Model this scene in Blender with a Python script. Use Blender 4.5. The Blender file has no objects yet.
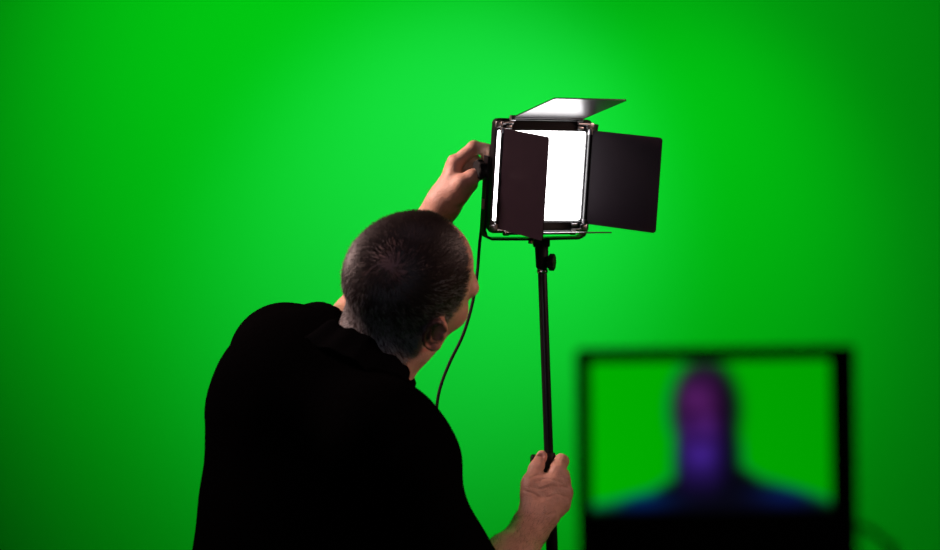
import bpy, bmesh, math, random
import numpy as np
from mathutils import Vector, Matrix, noise

random.seed(7); np.random.seed(7)
S = bpy.context.scene
COL = S.collection
PI = math.pi

# ------------------------------------------------------------------ camera
FPX = 1828.0
CAMY, CAMZ = -2.6, 1.45
cam_d = bpy.data.cameras.new('camera')
cam = bpy.data.objects.new('camera', cam_d); COL.objects.link(cam)
cam.location = (0, CAMY, CAMZ); cam.rotation_euler = (PI/2, 0, 0)
cam_d.sensor_width = 36.0; cam_d.lens = 36.0*FPX/940.0
cam_d.clip_start = 0.05; cam_d.clip_end = 60
cam_d.dof.use_dof = True; cam_d.dof.focus_distance = 2.78; cam_d.dof.aperture_fstop = 2.9
S.camera = cam

def at(px, py, y):
    """world point seen at pixel (px,py) at depth y"""
    d = y - CAMY
    return Vector(((px-470)/FPX*d, y, CAMZ-(py-275)/FPX*d))

# ------------------------------------------------------------------ world, exposure, big lights
w = bpy.data.worlds.new('dark_studio'); S.world = w; w.use_nodes = True
w.node_tree.nodes['Background'].inputs[0].default_value = (0.35, 0.30, 0.33, 1)
w.node_tree.nodes['Background'].inputs[1].default_value = 0.0015
S.view_settings.view_transform = 'Standard'; S.view_settings.look = 'None'
S.view_settings.exposure = 0.0; S.view_settings.gamma = 1.0
S.view_settings.use_curve_mapping = False

def spot(name, loc, target, power, color, size, blend, radius):
    l = bpy.data.lights.new(name, 'SPOT'); l.energy = power; l.color = color
    l.spot_size = math.radians(size); l.spot_blend = blend; l.shadow_soft_size = radius
    o = bpy.data.objects.new(name, l); COL.objects.link(o); o.location = loc
    o.rotation_euler = (Vector(target)-Vector(loc)).to_track_quat('-Z', 'Y').to_euler()
    return o
def area(name, loc, target, power, color, sx, sy, spread=180):
    l = bpy.data.lights.new(name, 'AREA'); l.energy = power; l.color = color
    l.shape = 'RECTANGLE'; l.size = sx; l.size_y = sy; l.spread = math.radians(spread)
    o = bpy.data.objects.new(name, l); COL.objects.link(o); o.location = loc
    o.rotation_euler = (Vector(target)-Vector(loc)).to_track_quat('-Z', 'Y').to_euler()
    return o

WK = 60.0
# lamps that light the green wall from above, out of frame
spot('wall_lamp', (-0.894, 0.0, 2.502), (0.016, 2.4, 1.898), 3.754*WK, (0.0, 1.0, 0.045), 84.9, 1.0, 0.10)
spot('wall_lamp', (0.805, 0.975, 2.52), (0.553, 2.4, 1.533), 0.596*WK, (0.0, 1.0, 0.045), 50.0, 1.0, 0.10)
spot('wall_lamp', (0.317, 0.947, 2.559), (-0.039, 2.4, 1.60), 0.861*WK, (1.0, 1.0, 1.0), 48.1, 1.0, 0.10)  # extra white spot, added to brighten and tint the middle of the wall
# dim fill lights added for the operator, no fixtures modelled: soft mauve one from above the camera, warm one from the left
area('operator_fill', (0.25, -1.7, 3.0), (-0.1, 0.0, 1.4), 2.6, (1.0, 0.70, 0.86), 0.5, 0.5)
area('operator_fill', (-0.7, -1.9, 1.3), (-0.1, 0.0, 1.40), 0.22, (0.80, 0.80, 1.0), 0.4, 0.4, 60)  # weak cool fill, added to lift the dark lower back of the head
area('operator_fill', (-1.5, 0.25, 2.5), (-0.05, 0.25, 1.55), 6.0, (1.0, 0.68, 0.62), 0.4, 0.4, 50)
area('operator_fill', (1.3, -0.32, 1.85), (0.0, 0.0, 1.38), 1.4, (1.0, 0.62, 0.52), 0.3, 0.3, 70)  # warm fill added from the right for the forehead edge and ear

# ------------------------------------------------------------------ materials
def mat(name, color, rough=0.5, metal=0.0, spec=0.5, noise_amt=0.0, nscale=40.0, bump=0.0, bscale=300.0, attr=None, sss=0.0, emis=None, estr=0.0, coat=0.0, sheen=0.0):
    m = bpy.data.materials.new(name); m.use_nodes = True
    nt = m.node_tree; b = nt.nodes['Principled BSDF']
    b.inputs['Base Color'].default_value = (*color, 1); b.inputs['Roughness'].default_value = rough
    b.inputs['Metallic'].default_value = metal; b.inputs['Specular IOR Level'].default_value = spec
    b.inputs['Coat Weight'].default_value = coat
    b.inputs['Sheen Weight'].default_value = sheen
    tc = nt.nodes.new('ShaderNodeTexCoord')
    if attr or noise_amt:
        if attr:
            a = nt.nodes.new('ShaderNodeAttribute'); a.attribute_name = attr; src = a.outputs['Color']
        else:
            a = nt.nodes.new('ShaderNodeRGB'); a.outputs[0].default_value = (*color, 1); src = a.outputs[0]
        n = nt.nodes.new('ShaderNodeTexNoise'); n.inputs['Scale'].default_value = nscale; n.inputs['Detail'].default_value = 5
        nt.links.new(tc.outputs['Object'], n.inputs['Vector'])
        mr = nt.nodes.new('ShaderNodeMapRange')
        mr.inputs['From Min'].default_value = 0.25; mr.inputs['From Max'].default_value = 0.75
        mr.inputs['To Min'].default_value = 1-noise_amt; mr.inputs['To Max'].default_value = 1+noise_amt
        nt.links.new(n.outputs['Fac'], mr.inputs['Value'])
        mx = nt.nodes.new('ShaderNodeVectorMath'); mx.operation = 'SCALE'
        nt.links.new(src, mx.inputs[0]); nt.links.new(mr.outputs[0], mx.inputs['Scale'])
        nt.links.new(mx.outputs[0], b.inputs['Base Color'])
    if bump:
        n2 = nt.nodes.new('ShaderNodeTexNoise'); n2.inputs['Scale'].default_value = bscale; n2.inputs['Detail'].default_value = 4
        nt.links.new(tc.outputs['Object'], n2.inputs['Vector'])
        bp = nt.nodes.new('ShaderNodeBump'); bp.inputs['Strength'].default_value = bump; bp.inputs['Distance'].default_value = 0.002
        nt.links.new(n2.outputs['Fac'], bp.inputs['Height']); nt.links.new(bp.outputs[0], b.inputs['Normal'])
    if sss:
        b.inputs['Subsurface Weight'].default_value = sss
        b.inputs['Subsurface Radius'].default_value = (1.0, 0.35, 0.2); b.inputs['Subsurface Scale'].default_value = 0.004
    if emis:
        b.inputs['Emission Color'].default_value = (*emis, 1); b.inputs['Emission Strength'].default_value = estr
    return m

M = {}
M['green'] = mat('green_paint', (0.020, 0.62, 0.11), 0.95, spec=0.0, noise_amt=0.012, nscale=1.5)
M['floor'] = mat('green_floor_paint', (0.0, 0.5, 0.04), 0.8, spec=0.1, noise_amt=0.05, nscale=4)
M['black'] = mat('black_metal', (0.006, 0.005, 0.006), 0.32, spec=0.3, noise_amt=0.1)
M['door'] = mat('barn_door_black', (0.011, 0.006, 0.0095), 0.30, spec=0.22, noise_amt=0.08, nscale=60)
M['plastic'] = mat('black_plastic', (0.005, 0.005, 0.005), 0.55, spec=0.2, noise_amt=0.1, bump=0.2, bscale=900)
M['rubber'] = mat('black_rubber', (0.008, 0.008, 0.008), 0.8, spec=0.2, noise_amt=0.1)
M['chrome'] = mat('chrome', (0.75, 0.75, 0.75), 0.18, metal=1.0, noise_amt=0.05)
M['steel'] = mat('brushed_steel', (0.35, 0.33, 0.34), 0.35, metal=1.0, noise_amt=0.1)
M['led'] = mat('led_diffuser', (0.8, 0.8, 0.8), 0.6, noise_amt=0.0, emis=(1.0, 0.97, 0.985), estr=9.0)
M['shirt'] = mat('black_knit', (0.0016, 0.0014, 0.0015), 0.95, spec=0.0, noise_amt=0.2, nscale=200, bump=0.25, bscale=1200)
M['collar'] = mat('black_rib_knit', (0.0026, 0.0025, 0.0028), 0.95, spec=0.0, noise_amt=0.2, nscale=300, bump=0.4, bscale=1500)
M['trousers'] = mat('charcoal_twill', (0.012, 0.012, 0.015), 0.9, spec=0.1, noise_amt=0.2, nscale=200, bump=0.2, bscale=900)
M['leather'] = mat('black_leather', (0.010, 0.009, 0.008), 0.4, noise_amt=0.2, bump=0.2, bscale=200)
M['skin'] = mat('skin', (0.5, 0.3, 0.22), 0.5, spec=0.4, attr='tone', noise_amt=0.16, nscale=70, bump=0.5, bscale=420, sss=0.12)
M['hair'] = mat('hair', (0.03, 0.02, 0.02), 0.45, spec=0.35, attr='tone', noise_amt=0.1)
M['eye'] = mat('eye', (0.7, 0.68, 0.66), 0.12, attr='tone', noise_amt=0.02)
M['glass'] = mat('lens_coat', (0.02, 0.02, 0.02), 0.1)

# ------------------------------------------------------------------ mesh helpers
def link(name, me, m=None, parent=None, smooth=True):
    o = bpy.data.objects.new(name, me); COL.objects.link(o)
    if m: me.materials.append(m)
    if parent: o.parent = parent
    if smooth and len(me.polygons):
        me.polygons.foreach_set('use_smooth', [True]*len(me.polygons))
    return o
def from_bm(name, bm, m, parent=None, smooth=True, sharp=35):
    me = bpy.data.meshes.new(name)
    bmesh.ops.recalc_face_normals(bm, faces=bm.faces)
    if smooth:
        for e in bm.edges:
            if len(e.link_faces) == 2 and e.calc_face_angle(0) > math.radians(sharp): e.smooth = False
    bm.to_mesh(me); bm.free()
    return link(name, me, m, parent, smooth)
def box(bm, c, s, mtx=None, bev=0.0, seg=2):
    t = bmesh.new(); bmesh.ops.create_cube(t, size=1)
    bmesh.ops.scale(t, vec=s, verts=t.verts)
    if bev: bmesh.ops.bevel(t, geom=t.edges[:], offset=bev, segments=seg, profile=0.6, affect='EDGES')
    bmesh.ops.translate(t, vec=c, verts=t.verts)
    if mtx: bmesh.ops.transform(t, matrix=mtx, verts=t.verts)
    me = bpy.data.meshes.new('tmp'); t.to_mesh(me); t.free(); bm.from_mesh(me); bpy.data.meshes.remove(me)
def rounded_plate(bm, x0, x1, z0, z1, y0, y1, r, mtx=None, seg=5, hole=None):
    """rounded rectangle in the local XZ plane with thickness along Y"""
    pts = []
    for cx, cz, a0 in ((x1-r, z1-r, 0), (x0+r, z1-r, 90), (x0+r, z0+r, 180), (x1-r, z0+r, 270)):
        for k in range(seg+1):
            a = math.radians(a0+90*k/seg); pts.append((cx+r*math.cos(a), cz+r*math.sin(a)))
    n = len(pts)
    def ring(P, y):
        return [bm.verts.new((mtx @ Vector((p[0], y, p[1]))) if mtx else (p[0], y, p[1])) for p in P]
    a = ring(pts, y0); b = ring(pts, y1)
    if hole is None:
        bm.faces.new(a); bm.faces.new(b[::-1])
    else:
        hx0, hx1, hz0, hz1, hr = hole; hp = []
        for cx, cz, a0 in ((hx1-hr, hz1-hr, 0), (hx0+hr, hz1-hr, 90), (hx0+hr, hz0+hr, 180), (hx1-hr, hz0+hr, 270)):
            for k in range(seg+1):
                t = math.radians(a0+90*k/seg); hp.append((cx+hr*math.cos(t), cz+hr*math.sin(t)))
        c = ring(hp, y0); d = ring(hp, y1)
        for i in range(n):
            j = (i+1) % n
            bm.faces.new((a[i], a[j], c[j], c[i])); bm.faces.new((b[j], b[i], d[i], d[j])); bm.faces.new((c[i], c[j], d[j], d[i]))
    for i in range(n):
        j = (i+1) % n; bm.faces.new((a[j], a[i], b[i], b[j]))
def tube(bm, pts, rad, seg=12, cap=True):
    pts = [Vector(p) for p in pts]; n = len(pts)
    rads = rad if isinstance(rad, (list, tuple)) else [rad]*n
    rings = []; prev = None
    for i, p in enumerate(pts):
        t = (pts[min(i+1, n-1)]-pts[max(i-1, 0)]).normalized()
        if prev is None:
            u = t.orthogonal().normalized()
        else:
            u = (prev - t*prev.dot(t)).normalized()
        prev = u; v = t.cross(u)
        rings.append([bm.verts.new(p+(u*math.cos(2*PI*k/seg)+v*math.sin(2*PI*k/seg))*rads[i]) for k in range(seg)])
    for a, b in zip(rings, rings[1:]):
        for k in range(seg):
            bm.faces.new((a[k], a[(k+1) % seg], b[(k+1) % seg], b[k]))
    if cap:
        bm.faces.new(rings[0][::-1]); bm.faces.new(rings[-1])
def smooth_path(pts, n=8):
    P = [Vector(p) for p in pts]; out = []
    for i in range(len(P)-1):
        p0 = P[max(i-1, 0)]; p1 = P[i]; p2 = P[i+1]; p3 = P[min(i+2, len(P)-1)]
        for k in range(n):
            t = k/n
            out.append(0.5*((2*p1)+(p2-p0)*t+(2*p0-5*p1+4*p2-p3)*t*t+(3*p1-p0-3*p2+p3)*t**3))
    out.append(P[-1]); return out
def empty(name, loc, label=None, cat=None, group=None, rot=None):
    o = bpy.data.objects.new(name, None); COL.objects.link(o); o.location = loc
    o.empty_display_size = 0.1
    if rot: o.rotation_euler = rot
    if label: o['label'] = label
    if cat: o['category'] = cat
    if group: o['group'] = group
    return o

# ------------------------------------------------------------------ the setting
bm = bmesh.new()
WY = 2.4; R = 0.5; rows = []
prof = [(WY, 3.6), (WY, 1.8), (WY, R)] + [(WY-R+R*math.cos(math.radians(-a)), R+R*math.sin(math.radians(-a))) for a in range(10, 91, 10)]
for (y, z) in prof:
    rows.append([bm.verts.new((x, y, z)) for x in (-4.0, 4.0)])
for a, b in zip(rows, rows[1:]): bm.faces.new((a[0], a[1], b[1], b[0]))
wall = from_bm('wall_back', bm, M['green']); wall['kind'] = 'structure'; wall['label'] = 'plain bright green chroma key wall behind everything'
bm = bmesh.new()
bm.faces.new([bm.verts.new(v) for v in ((-4, -3.4, 0), (4, -3.4, 0), (4, WY-R, 0), (-4, WY-R, 0))])
fl = from_bm('floor', bm, M['floor']); fl['kind'] = 'structure'

# ------------------------------------------------------------------ implicit-surface modelling
def A3(v): return np.array(v, dtype=np.float32)
class SDF:
    def __init__(s): s.ops = []; s.M = None
    def cap(s, a, b, ra, rb=None, k=0.01, op='u'):
        s.ops.append(('c', A3(a), A3(b), ra, ra if rb is None else rb, k, op)); return s
    def ell(s, c, r, k=0.01, op='u', rot=None):
        s.ops.append(('e', A3(c), A3(r), None if rot is None else np.array(rot, dtype=np.float32), None, k, op)); return s
    def plane(s, p, n, k=0.002, op='i'):      # keep the side opposite to n
        n = A3(n); n = n/np.linalg.norm(n); s.ops.append(('p', A3(p), n, None, None, k, op)); return s
    def fn(s, f, k=0.01, op='u'): s.ops.append(('f', f, None, None, None, k, op)); return s
    def __call__(s, P):
        d = None
        for t, a, b, c, e, k, op in s.ops:
            if t == 'c':
                ab = b-a; L = float(ab@ab); h = np.clip(((P-a)@ab)/max(L, 1e-12), 0, 1)
                q = np.linalg.norm(P-a-h[:, None]*ab, axis=1)-(c+(e-c)*h)
            elif t == 'e':
                Q = P-a
                if c is not None: Q = Q@c
                k0 = np.linalg.norm(Q/b, axis=1); k1 = np.linalg.norm(Q/(b*b), axis=1)
                q = k0*(k0-1)/np.maximum(k1, 1e-6)
                q = np.where(k0 < 1e-3, -float(b.min()), q)
            elif t == 'p': q = (P-a)@b
            else: q = a(P)
            if d is None: d = q; continue
            if op == 'u':
                h = np.maximum(k-np.abs(d-q), 0)/k; d = np.minimum(d, q)-h*h*k*0.25
            elif op == 'i':
                h = np.maximum(k-np.abs(d-q), 0)/k; d = np.maximum(d, q)+h*h*k*0.25
            else:
                h = np.maximum(k-np.abs(d+q), 0)/k; d = np.maximum(d, -q)+h*h*k*0.25
        return d
def surface(f, lo, hi, h):
    """surface nets over a sparse set of blocks; returns verts, quads"""
    lo = np.array(lo, dtype=np.float32); hi = np.array(hi, dtype=np.float32); B = 8
    nb = np.ceil((hi-lo)/(h*B)).astype(int); n = nb*B
    g = np.stack(np.meshgrid(*[np.arange(k) for k in nb], indexing='ij'), -1).reshape(-1, 3)
    cen = (lo+(g+0.5)*B*h).astype(np.float32)
    v = f(cen); keep = np.abs(v) < B*h*0.87*1.35+2*h
    V = np.repeat(np.repeat(np.repeat(v.reshape(nb), B, 0), B, 1), B, 2)
    V = np.where(V > 0, 1.0, -1.0).astype(np.float32)
    off = np.stack(np.meshgrid(*[np.arange(B)]*3, indexing='ij'), -1).reshape(-1, 3)
    idx = (g[keep][:, None, :]*B+off[None]).reshape(-1, 3)
    for s in range(0, len(idx), 400000):
        I = idx[s:s+400000]
        V[I[:, 0], I[:, 1], I[:, 2]] = f((lo+I*h).astype(np.float32))
    sg = V < 0
    c = [V[i:n[0]-1+i, j:n[1]-1+j, k:n[2]-1+k] for i in (0, 1) for j in (0, 1) for k in (0, 1)]
    cnt = sum((x < 0).astype(np.int8) for x in c)
    act = (cnt > 0) & (cnt < 8)
    ci = np.argwhere(act); ids = -np.ones(act.shape, dtype=np.int64); ids[act] = np.arange(len(ci))
    cv = np.stack([x[act] for x in c], 1)
    corner = np.array([(i, j, k) for i in (0, 1) for j in (0, 1) for k in (0, 1)], dtype=np.float32)
    acc = np.zeros((len(ci), 3)); num = np.zeros(len(ci))
    for a in range(8):
        for b in range(a+1, 8):
            if np.abs(corner[a]-corner[b]).sum() != 1: continue
            x, y = cv[:, a], cv[:, b]; m = (x < 0) != (y < 0)
            t = np.where(m, x/np.where(m, x-y, 1), 0)
            acc += np.where(m[:, None], corner[a]+t[:, None]*(corner[b]-corner[a]), 0); num += m
    P = lo+(ci+acc/num[:, None])*h
    quads = []
    for ax in range(3):
        o = [0, 0, 0]; o[ax] = 1
        s0 = sg[tuple(slice(0, n[i]-o[i]) for i in range(3))]
        s1 = sg[tuple(slice(o[i], n[i]) for i in range(3))]
        e = np.argwhere(s0 != s1); u, w2 = [(1, 2), (2, 0), (0, 1)][ax]
        ok = (e[:, u] > 0) & (e[:, w2] > 0) & (e[:, u] < n[u]-1) & (e[:, w2] < n[w2]-1); e = e[ok]
        du = np.zeros(3, int); du[u] = 1; dw = np.zeros(3, int); dw[w2] = 1
        q = np.stack([ids[tuple((e-du-dw).T)], ids[tuple((e-dw).T)], ids[tuple(e.T)], ids[tuple((e-du).T)]], 1)
        flip = ~s0[tuple(e.T)]; q[flip] = q[flip][:, ::-1]
        quads.append(q)
    Q = np.concatenate(quads); Q = Q[(Q >= 0).all(1)]
    # pull the vertices onto the surface
    P = P.astype(np.float32)
    for _ in range(2):
        G = grad(f, P, h*0.4); d = f(P); gl = np.maximum((G*G).sum(1), 0.2)
        st = np.clip(d/gl, -h*0.5, h*0.5); P = P-G*st[:, None]
    return P, Q
def grad(f, P, e):
    return np.stack([(f(P+np.eye(3, dtype=np.float32)[i]*e)-f(P-np.eye(3, dtype=np.float32)[i]*e))/(2*e) for i in range(3)], 1)
def np_mesh(name, parts, m, parent=None, tone=None):
    V = np.concatenate([p[0] for p in parts]); off = 0; F = []
    for p in parts:
        F.append(p[1]+off); off += len(p[0])
    F = np.concatenate(F)
    me = bpy.data.meshes.new(name)
    me.vertices.add(len(V)); me.vertices.foreach_set('co', V.astype(np.float32).ravel())
    k = F.shape[1]
    me.loops.add(len(F)*k); me.loops.foreach_set('vertex_index', F.astype(np.int32).ravel())
    me.polygons.add(len(F)); me.polygons.foreach_set('loop_start', np.arange(0, len(F)*k, k, dtype=np.int32))
    me.update(calc_edges=True); me.validate()
    if tone is not None:
        a = me.color_attributes.new('tone', 'FLOAT_COLOR', 'POINT')
        a.data.foreach_set('color', np.concatenate([tone, np.ones((len(V), 1))], 1).astype(np.float32).ravel())
    return link(name, me, m, parent)
def nz(P, sc, seed=0.0):
    Q = P*sc+seed
    return (np.sin(Q[:, 0]*1.0+1.7*np.sin(Q[:, 1]*0.9+0.3)) + np.sin(Q[:, 1]*1.3+1.4*np.sin(Q[:, 2]*1.1)) + np.sin(Q[:, 2]*1.1+1.9*np.sin(Q[:, 0]*0.8+1.0)))/3
def sstep(a, b, x):
    t = np.clip((x-a)/(b-a), 0, 1); return t*t*(3-2*t)

# ------------------------------------------------------------------ joints of the operator
HC = at(409, 286, -0.02)                                   # centre of the head
fR = Vector((0.578, -0.449, -0.685)); fF = Vector((0.72, 0.61, 0.238))
fF.normalize(); fR = (fR-fF*fR.dot(fF)).normalized(); fU = fR.cross(fF)
HM = np.array([list(fR), list(fF), list(fU)], dtype=np.float32)       # rows: head axes in the world
hc = np.array(HC, dtype=np.float32)
def h2w(p): return HC + fR*p[0] + fF*p[1] + fU*p[2]
def w2h(P): return (P-hc)@HM.T
NB = Vector((-0.149, 0.005, 1.295))
SR = Vector((-0.122, -0.10, 1.232)); ER = at(478, 610, -0.05)
WR = at(531, 527, 0.165)
SL = Vector((-0.276, 0.15, 1.330)); EL = Vector((-0.176, 0.38, 1.366)); WL = at(444, 203, 0.25)

# ---- head
H = SDF()
H.ell((0, -0.012, 0.033), (0.077, 0.098, 0.084))
H.ell((0, 0.024, -0.030), (0.068, 0.064, 0.082), 0.03)
for s in (-1, 1):
    H.cap((s*0.059, -0.004, -0.066), (s*0.018, 0.076, -0.102), 0.021, 0.017, 0.032)
    H.cap((s*0.012, 0.087, 0.016), (s*0.047, 0.073, 0.016), 0.011, 0.012, 0.016)
    H.ell((s*0.043, 0.061, -0.032), (0.022, 0.020, 0.020), 0.026)
    H.ell((s*0.032, 0.100, -0.002), (0.017, 0.016, 0.012), 0.012, 'd')
    H.ell((s*0.031, 0.078, -0.002), (0.0140, 0.0140, 0.0135), 0.004)
    H.ell((s*0.031, 0.094, -0.003), (0.0115, 0.012, 0.0034), 0.002, 'd')
H.ell((0, 0.078, -0.103), (0.020, 0.016, 0.014), 0.02)
H.cap((0, 0.090, 0.010), (0, 0.116, -0.033), 0.0075, 0.0105, 0.012)
for s in (-1, 1):
    H.ell((s*0.0125, 0.104, -0.039), (0.0075, 0.010, 0.007), 0.007)
    H.ell((s*0.0065, 0.112, -0.046), (0.0035, 0.005, 0.004), 0.003, 'd')
H.ell((0, 0.080, -0.070), (0.030, 0.018, 0.020), 0.015)
H.cap((-0.016, 0.093, -0.0665), (0.016, 0.093, -0.0665), 0.0050, None, 0.006)
H.cap((-0.015, 0.091, -0.0775), (0.015, 0.091, -0.0775), 0.0060, None, 0.006)
H.ell((0, 0.100, -0.0720), (0.022, 0.010, 0.0012), 0.002, 'd')
# neck, expressed in head space
nb_h = w2h(np.array(NB, dtype=np.float32)[None])[0]
H.cap((0, -0.018, -0.045), tuple(nb_h), 0.060, 0.064, 0.030)
H.cap((0, 0.035, -0.09), (0, -0.01, -0.10), 0.030, 0.045, 0.03)
# ears: plate, hollow, rim, lobe
for s in (-1, 1):
    a = math.radians(27); t = math.radians(-12)
    # ear axes: outward normal X', along-width Y', height Z'
    ny = Vector((s*math.cos(a), -math.sin(a)*1.0, 0)); wy = Vector((s*math.sin(a), math.cos(a), 0))
    up = Vector((0, 0, 1)); up = (up*math.cos(t)+wy*math.sin(t)).normalized(); wy2 = (wy-up*wy.dot(up)).normalized()
    Rm = np.array([[ny.x, wy2.x, up.x], [ny.y, wy2.y, up.y], [ny.z, wy2.z, up.z]], dtype=np.float32)
    ec = Vector((s*0.086, -0.016, -0.006))
    def E(x, y, z): return tuple(ec+ny*x+wy2*y+up*z)
    H.ell(E(-0.002, 0, 0), (0.0055, 0.0165, 0.0290), 0.006, 'u', Rm)
    H.ell(E(-0.010, 0.006, 0.0), (0.010, 0.012, 0.020), 0.010, 'u', Rm)
    H.ell(E(0.0035, 0.002, 0.001), (0.0050, 0.0115, 0.0215), 0.003, 'd', Rm)
    pts = []
    for i in range(13):
        th = math.radians(-50+i*22.5)
        pts.append(E(0.0025, -0.0150*math.sin(th+0.35) if False else 0.0158*math.cos(th+1.2), 0.0272*math.sin(th+1.2)))
    for p, q in zip(pts, pts[1:]): H.cap(p, q, 0.0027, None, 0.002)
    ah = [E(0.0015, -0.0070, 0.010), E(0.002, -0.0085, 0.0), E(0.001, -0.004, -0.012), E(0.001, 0.006, -0.013)]
    for p, q in zip(ah, ah[1:]): H.cap(p, q, 0.0024, None, 0.003)
    H.cap(E(0.001, 0.0105, -0.001), E(0.0005, 0.0095, -0.007), 0.0035, 0.003, 0.004)
    H.ell(E(0.0005, 0.003, -0.0245), (0.0048, 0.0085, 0.0080), 0.005, 'u', Rm)

print('head')
lo = np.array([-0.105, -0.20, -0.22]); hi = np.array([0.105, 0.135, 0.13])
hv, hq = surface(H, lo, hi, 0.0022)
# vertex tones in head space
def skin_tone(n, base=(0.49, 0.270, 0.198)): return np.tile(np.array(base, dtype=np.float32), (n, 1))
def hairline(P):
    """>0 inside the hair"""
    y = P[:, 1]; z = P[:, 2]
    zl = np.interp(y, [-0.12, -0.075, -0.045, -0.030, -0.012, 0.0, 0.004, 0.014, 0.017, 0.023, 0.029, 0.036],
                   [-0.070, -0.068, -0.060, -0.040, 0.022, 0.026, -0.014, -0.014, 0.024, 0.048, 0.080, 0.30])
    return z-zl
ht = skin_tone(len(hv)); x, y, z = hv.T
hl = sstep(-0.004, 0.010, hairline(hv))
whorl = np.array([0.018, -0.076, 0.084])
wd = np.linalg.norm((hv-whorl)*np.array([1.0, 0.9, 1.0]), axis=1)
thin = np.exp(-(wd/0.036)**2)
scalp = np.array([0.060, 0.036, 0.034]); bald = np.array([0.20, 0.105, 0.12])  # bald: skin under thin hair, with the crown's mauve sheen mixed in
hcol = scalp[None]*(1-thin[:, None]*0.75)+bald[None]*thin[:, None]*0.75
ht = ht*(1-hl[:, None]*0.93)+hcol*hl[:, None]*0.93
red = np.exp(-(((np.abs(x)-0.045)/0.02)**2+((z+0.03)/0.025)**2))*(y > 0.04)+np.exp(-((x/0.015)**2+((y-0.118)/0.012)**2+((z+0.035)/0.012)**2))+0.8*(np.abs(x) > 0.078)*(z < 0.03)*(z > -0.05)*(y > -0.04)*(y < 0.02)
ht = ht*(1-red[:, None]*np.array([0.0, 0.28, 0.25]))
lips = np.exp(-((x/0.020)**4+((z+0.0722)/0.0095)**4))*(y > 0.088)
ht = ht*(1-lips[:, None])+np.array([0.34, 0.12, 0.11])*lips[:, None]
brow = np.exp(-(((np.abs(x)-0.031)/0.018)**4+((z-0.0175-0.004*np.sin((np.abs(x)-0.015)*60))/0.0045)**2))*(y > 0.06)
ht = ht*(1-brow[:, None]*0.8)+np.array([0.05, 0.035, 0.03])*brow[:, None]*0.8
beard = sstep(-0.055, -0.075, z)*sstep(-0.01, 0.02, y)*(1-lips)*sstep(-0.15, -0.12, z)
ht = ht*(1-0.25*beard[:, None])
hw = (hv@HM+hc).astype(np.float32)

# ---- arms and hands (world space)
def arm_sdf(SDFo, chains, palm, kf=0.0022):
    pass
def finger(s, pts, rads, k_in=0.003):
    """one finger as its own smooth chain, evaluated apart so that fingers do not melt together"""
    f = SDF()
    for (a, b, ra, rb) in zip(pts, pts[1:], rads, rads[1:]): f.cap(a, b, ra, rb, k_in)
    s.fn(f, 0.0032)

def nail(s, tip, nrm, along, r):
    pass

# right hand round the pole.  hand frame given by pixels and depths
PD = 0.25
Rr = SDF()
Rr.cap(ER, WR, 0.046, 0.0275, 0.02)
Rr.cap(ER.lerp(WR, 0.10), ER.lerp(WR, 0.55), 0.047, 0.036, 0.03)
Rr.cap(SR.lerp(ER, 0.55), ER, 0.048, 0.042, 0.03)
Rr.cap(WR, at(535, 516, 0.172), 0.026, 0.025, 0.015)
mcp = [at(557, 471, 0.214), at(563, 481, 0.212), at(565, 493, 0.210), at(562, 505, 0.206)]
car = [at(538, 510, 0.186), at(541, 512, 0.180), at(544, 515, 0.180), at(547, 517, 0.184)]
palm = SDF()
for i in range(4): palm.cap(car[i], mcp[i], 0.0155, 0.0110, 0.016)
Rr.fn(palm, 0.014)
# knuckle bumps
for i in range(4): Rr.ell(mcp[i]+Vector((0.001, -0.004, 0.001)), (0.0100, 0.0095, 0.0100), 0.007)
for i in range(4): Rr.cap(car[i].lerp(mcp[i], 0.3)+Vector((0, -0.0125, 0)), mcp[i]+Vector((0, -0.0095, 0)), 0.0022, 0.0026, 0.006)
pole_at = lambda py: at(548.5+(py-470)*0.035, py, PD)
fl_r = [(0.0105, 0.0098, 0.0090, 0.0078), (0.0108, 0.0100, 0.0092, 0.0080), (0.0102, 0.0095, 0.0088, 0.0076), (0.0092, 0.0085, 0.0078, 0.0068)]
tipz = [463, 477, 491, 505]
for i in range(4):
    c = pole_at(tipz[i])
    p1 = c+Vector((0.0225, 0.002, 0.003)); 
    p2 = c+Vector((0.010, 0.0215, 0.001)); p3 = c+Vector((-0.0105, 0.0165, -0.001))
    finger(Rr, [mcp[i], p1, p2, p3], fl_r[i])
# index knuckle stands up right of the pole
Rr.cap(mcp[0], at(561, 460, 0.236), 0.0105, 0.0100, 0.008)
# thumb: along the left of the pole
thumb = SDF()
tp = [at(530, 506, 0.180), at(530, 484, 0.196), at(536.5, 468, 0.214), at(541.5, 456, 0.226)]
for a, b, ra, rb in zip(tp, tp[1:], (0.016, 0.0135, 0.0112), (0.0135, 0.0112, 0.0088)): thumb.cap(a, b, ra, rb, 0.006)
thumb.ell(tp[3]+Vector((-0.0015, -0.0078, 0.002)), (0.0062, 0.0022, 0.0078), 0.0012, 'd')
Rr.fn(thumb, 0.008)
Rr.cap(at(533, 492, 0.19), at(548, 484, 0.20), 0.013, 0.013, 0.014)   # web of the thumb
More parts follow.
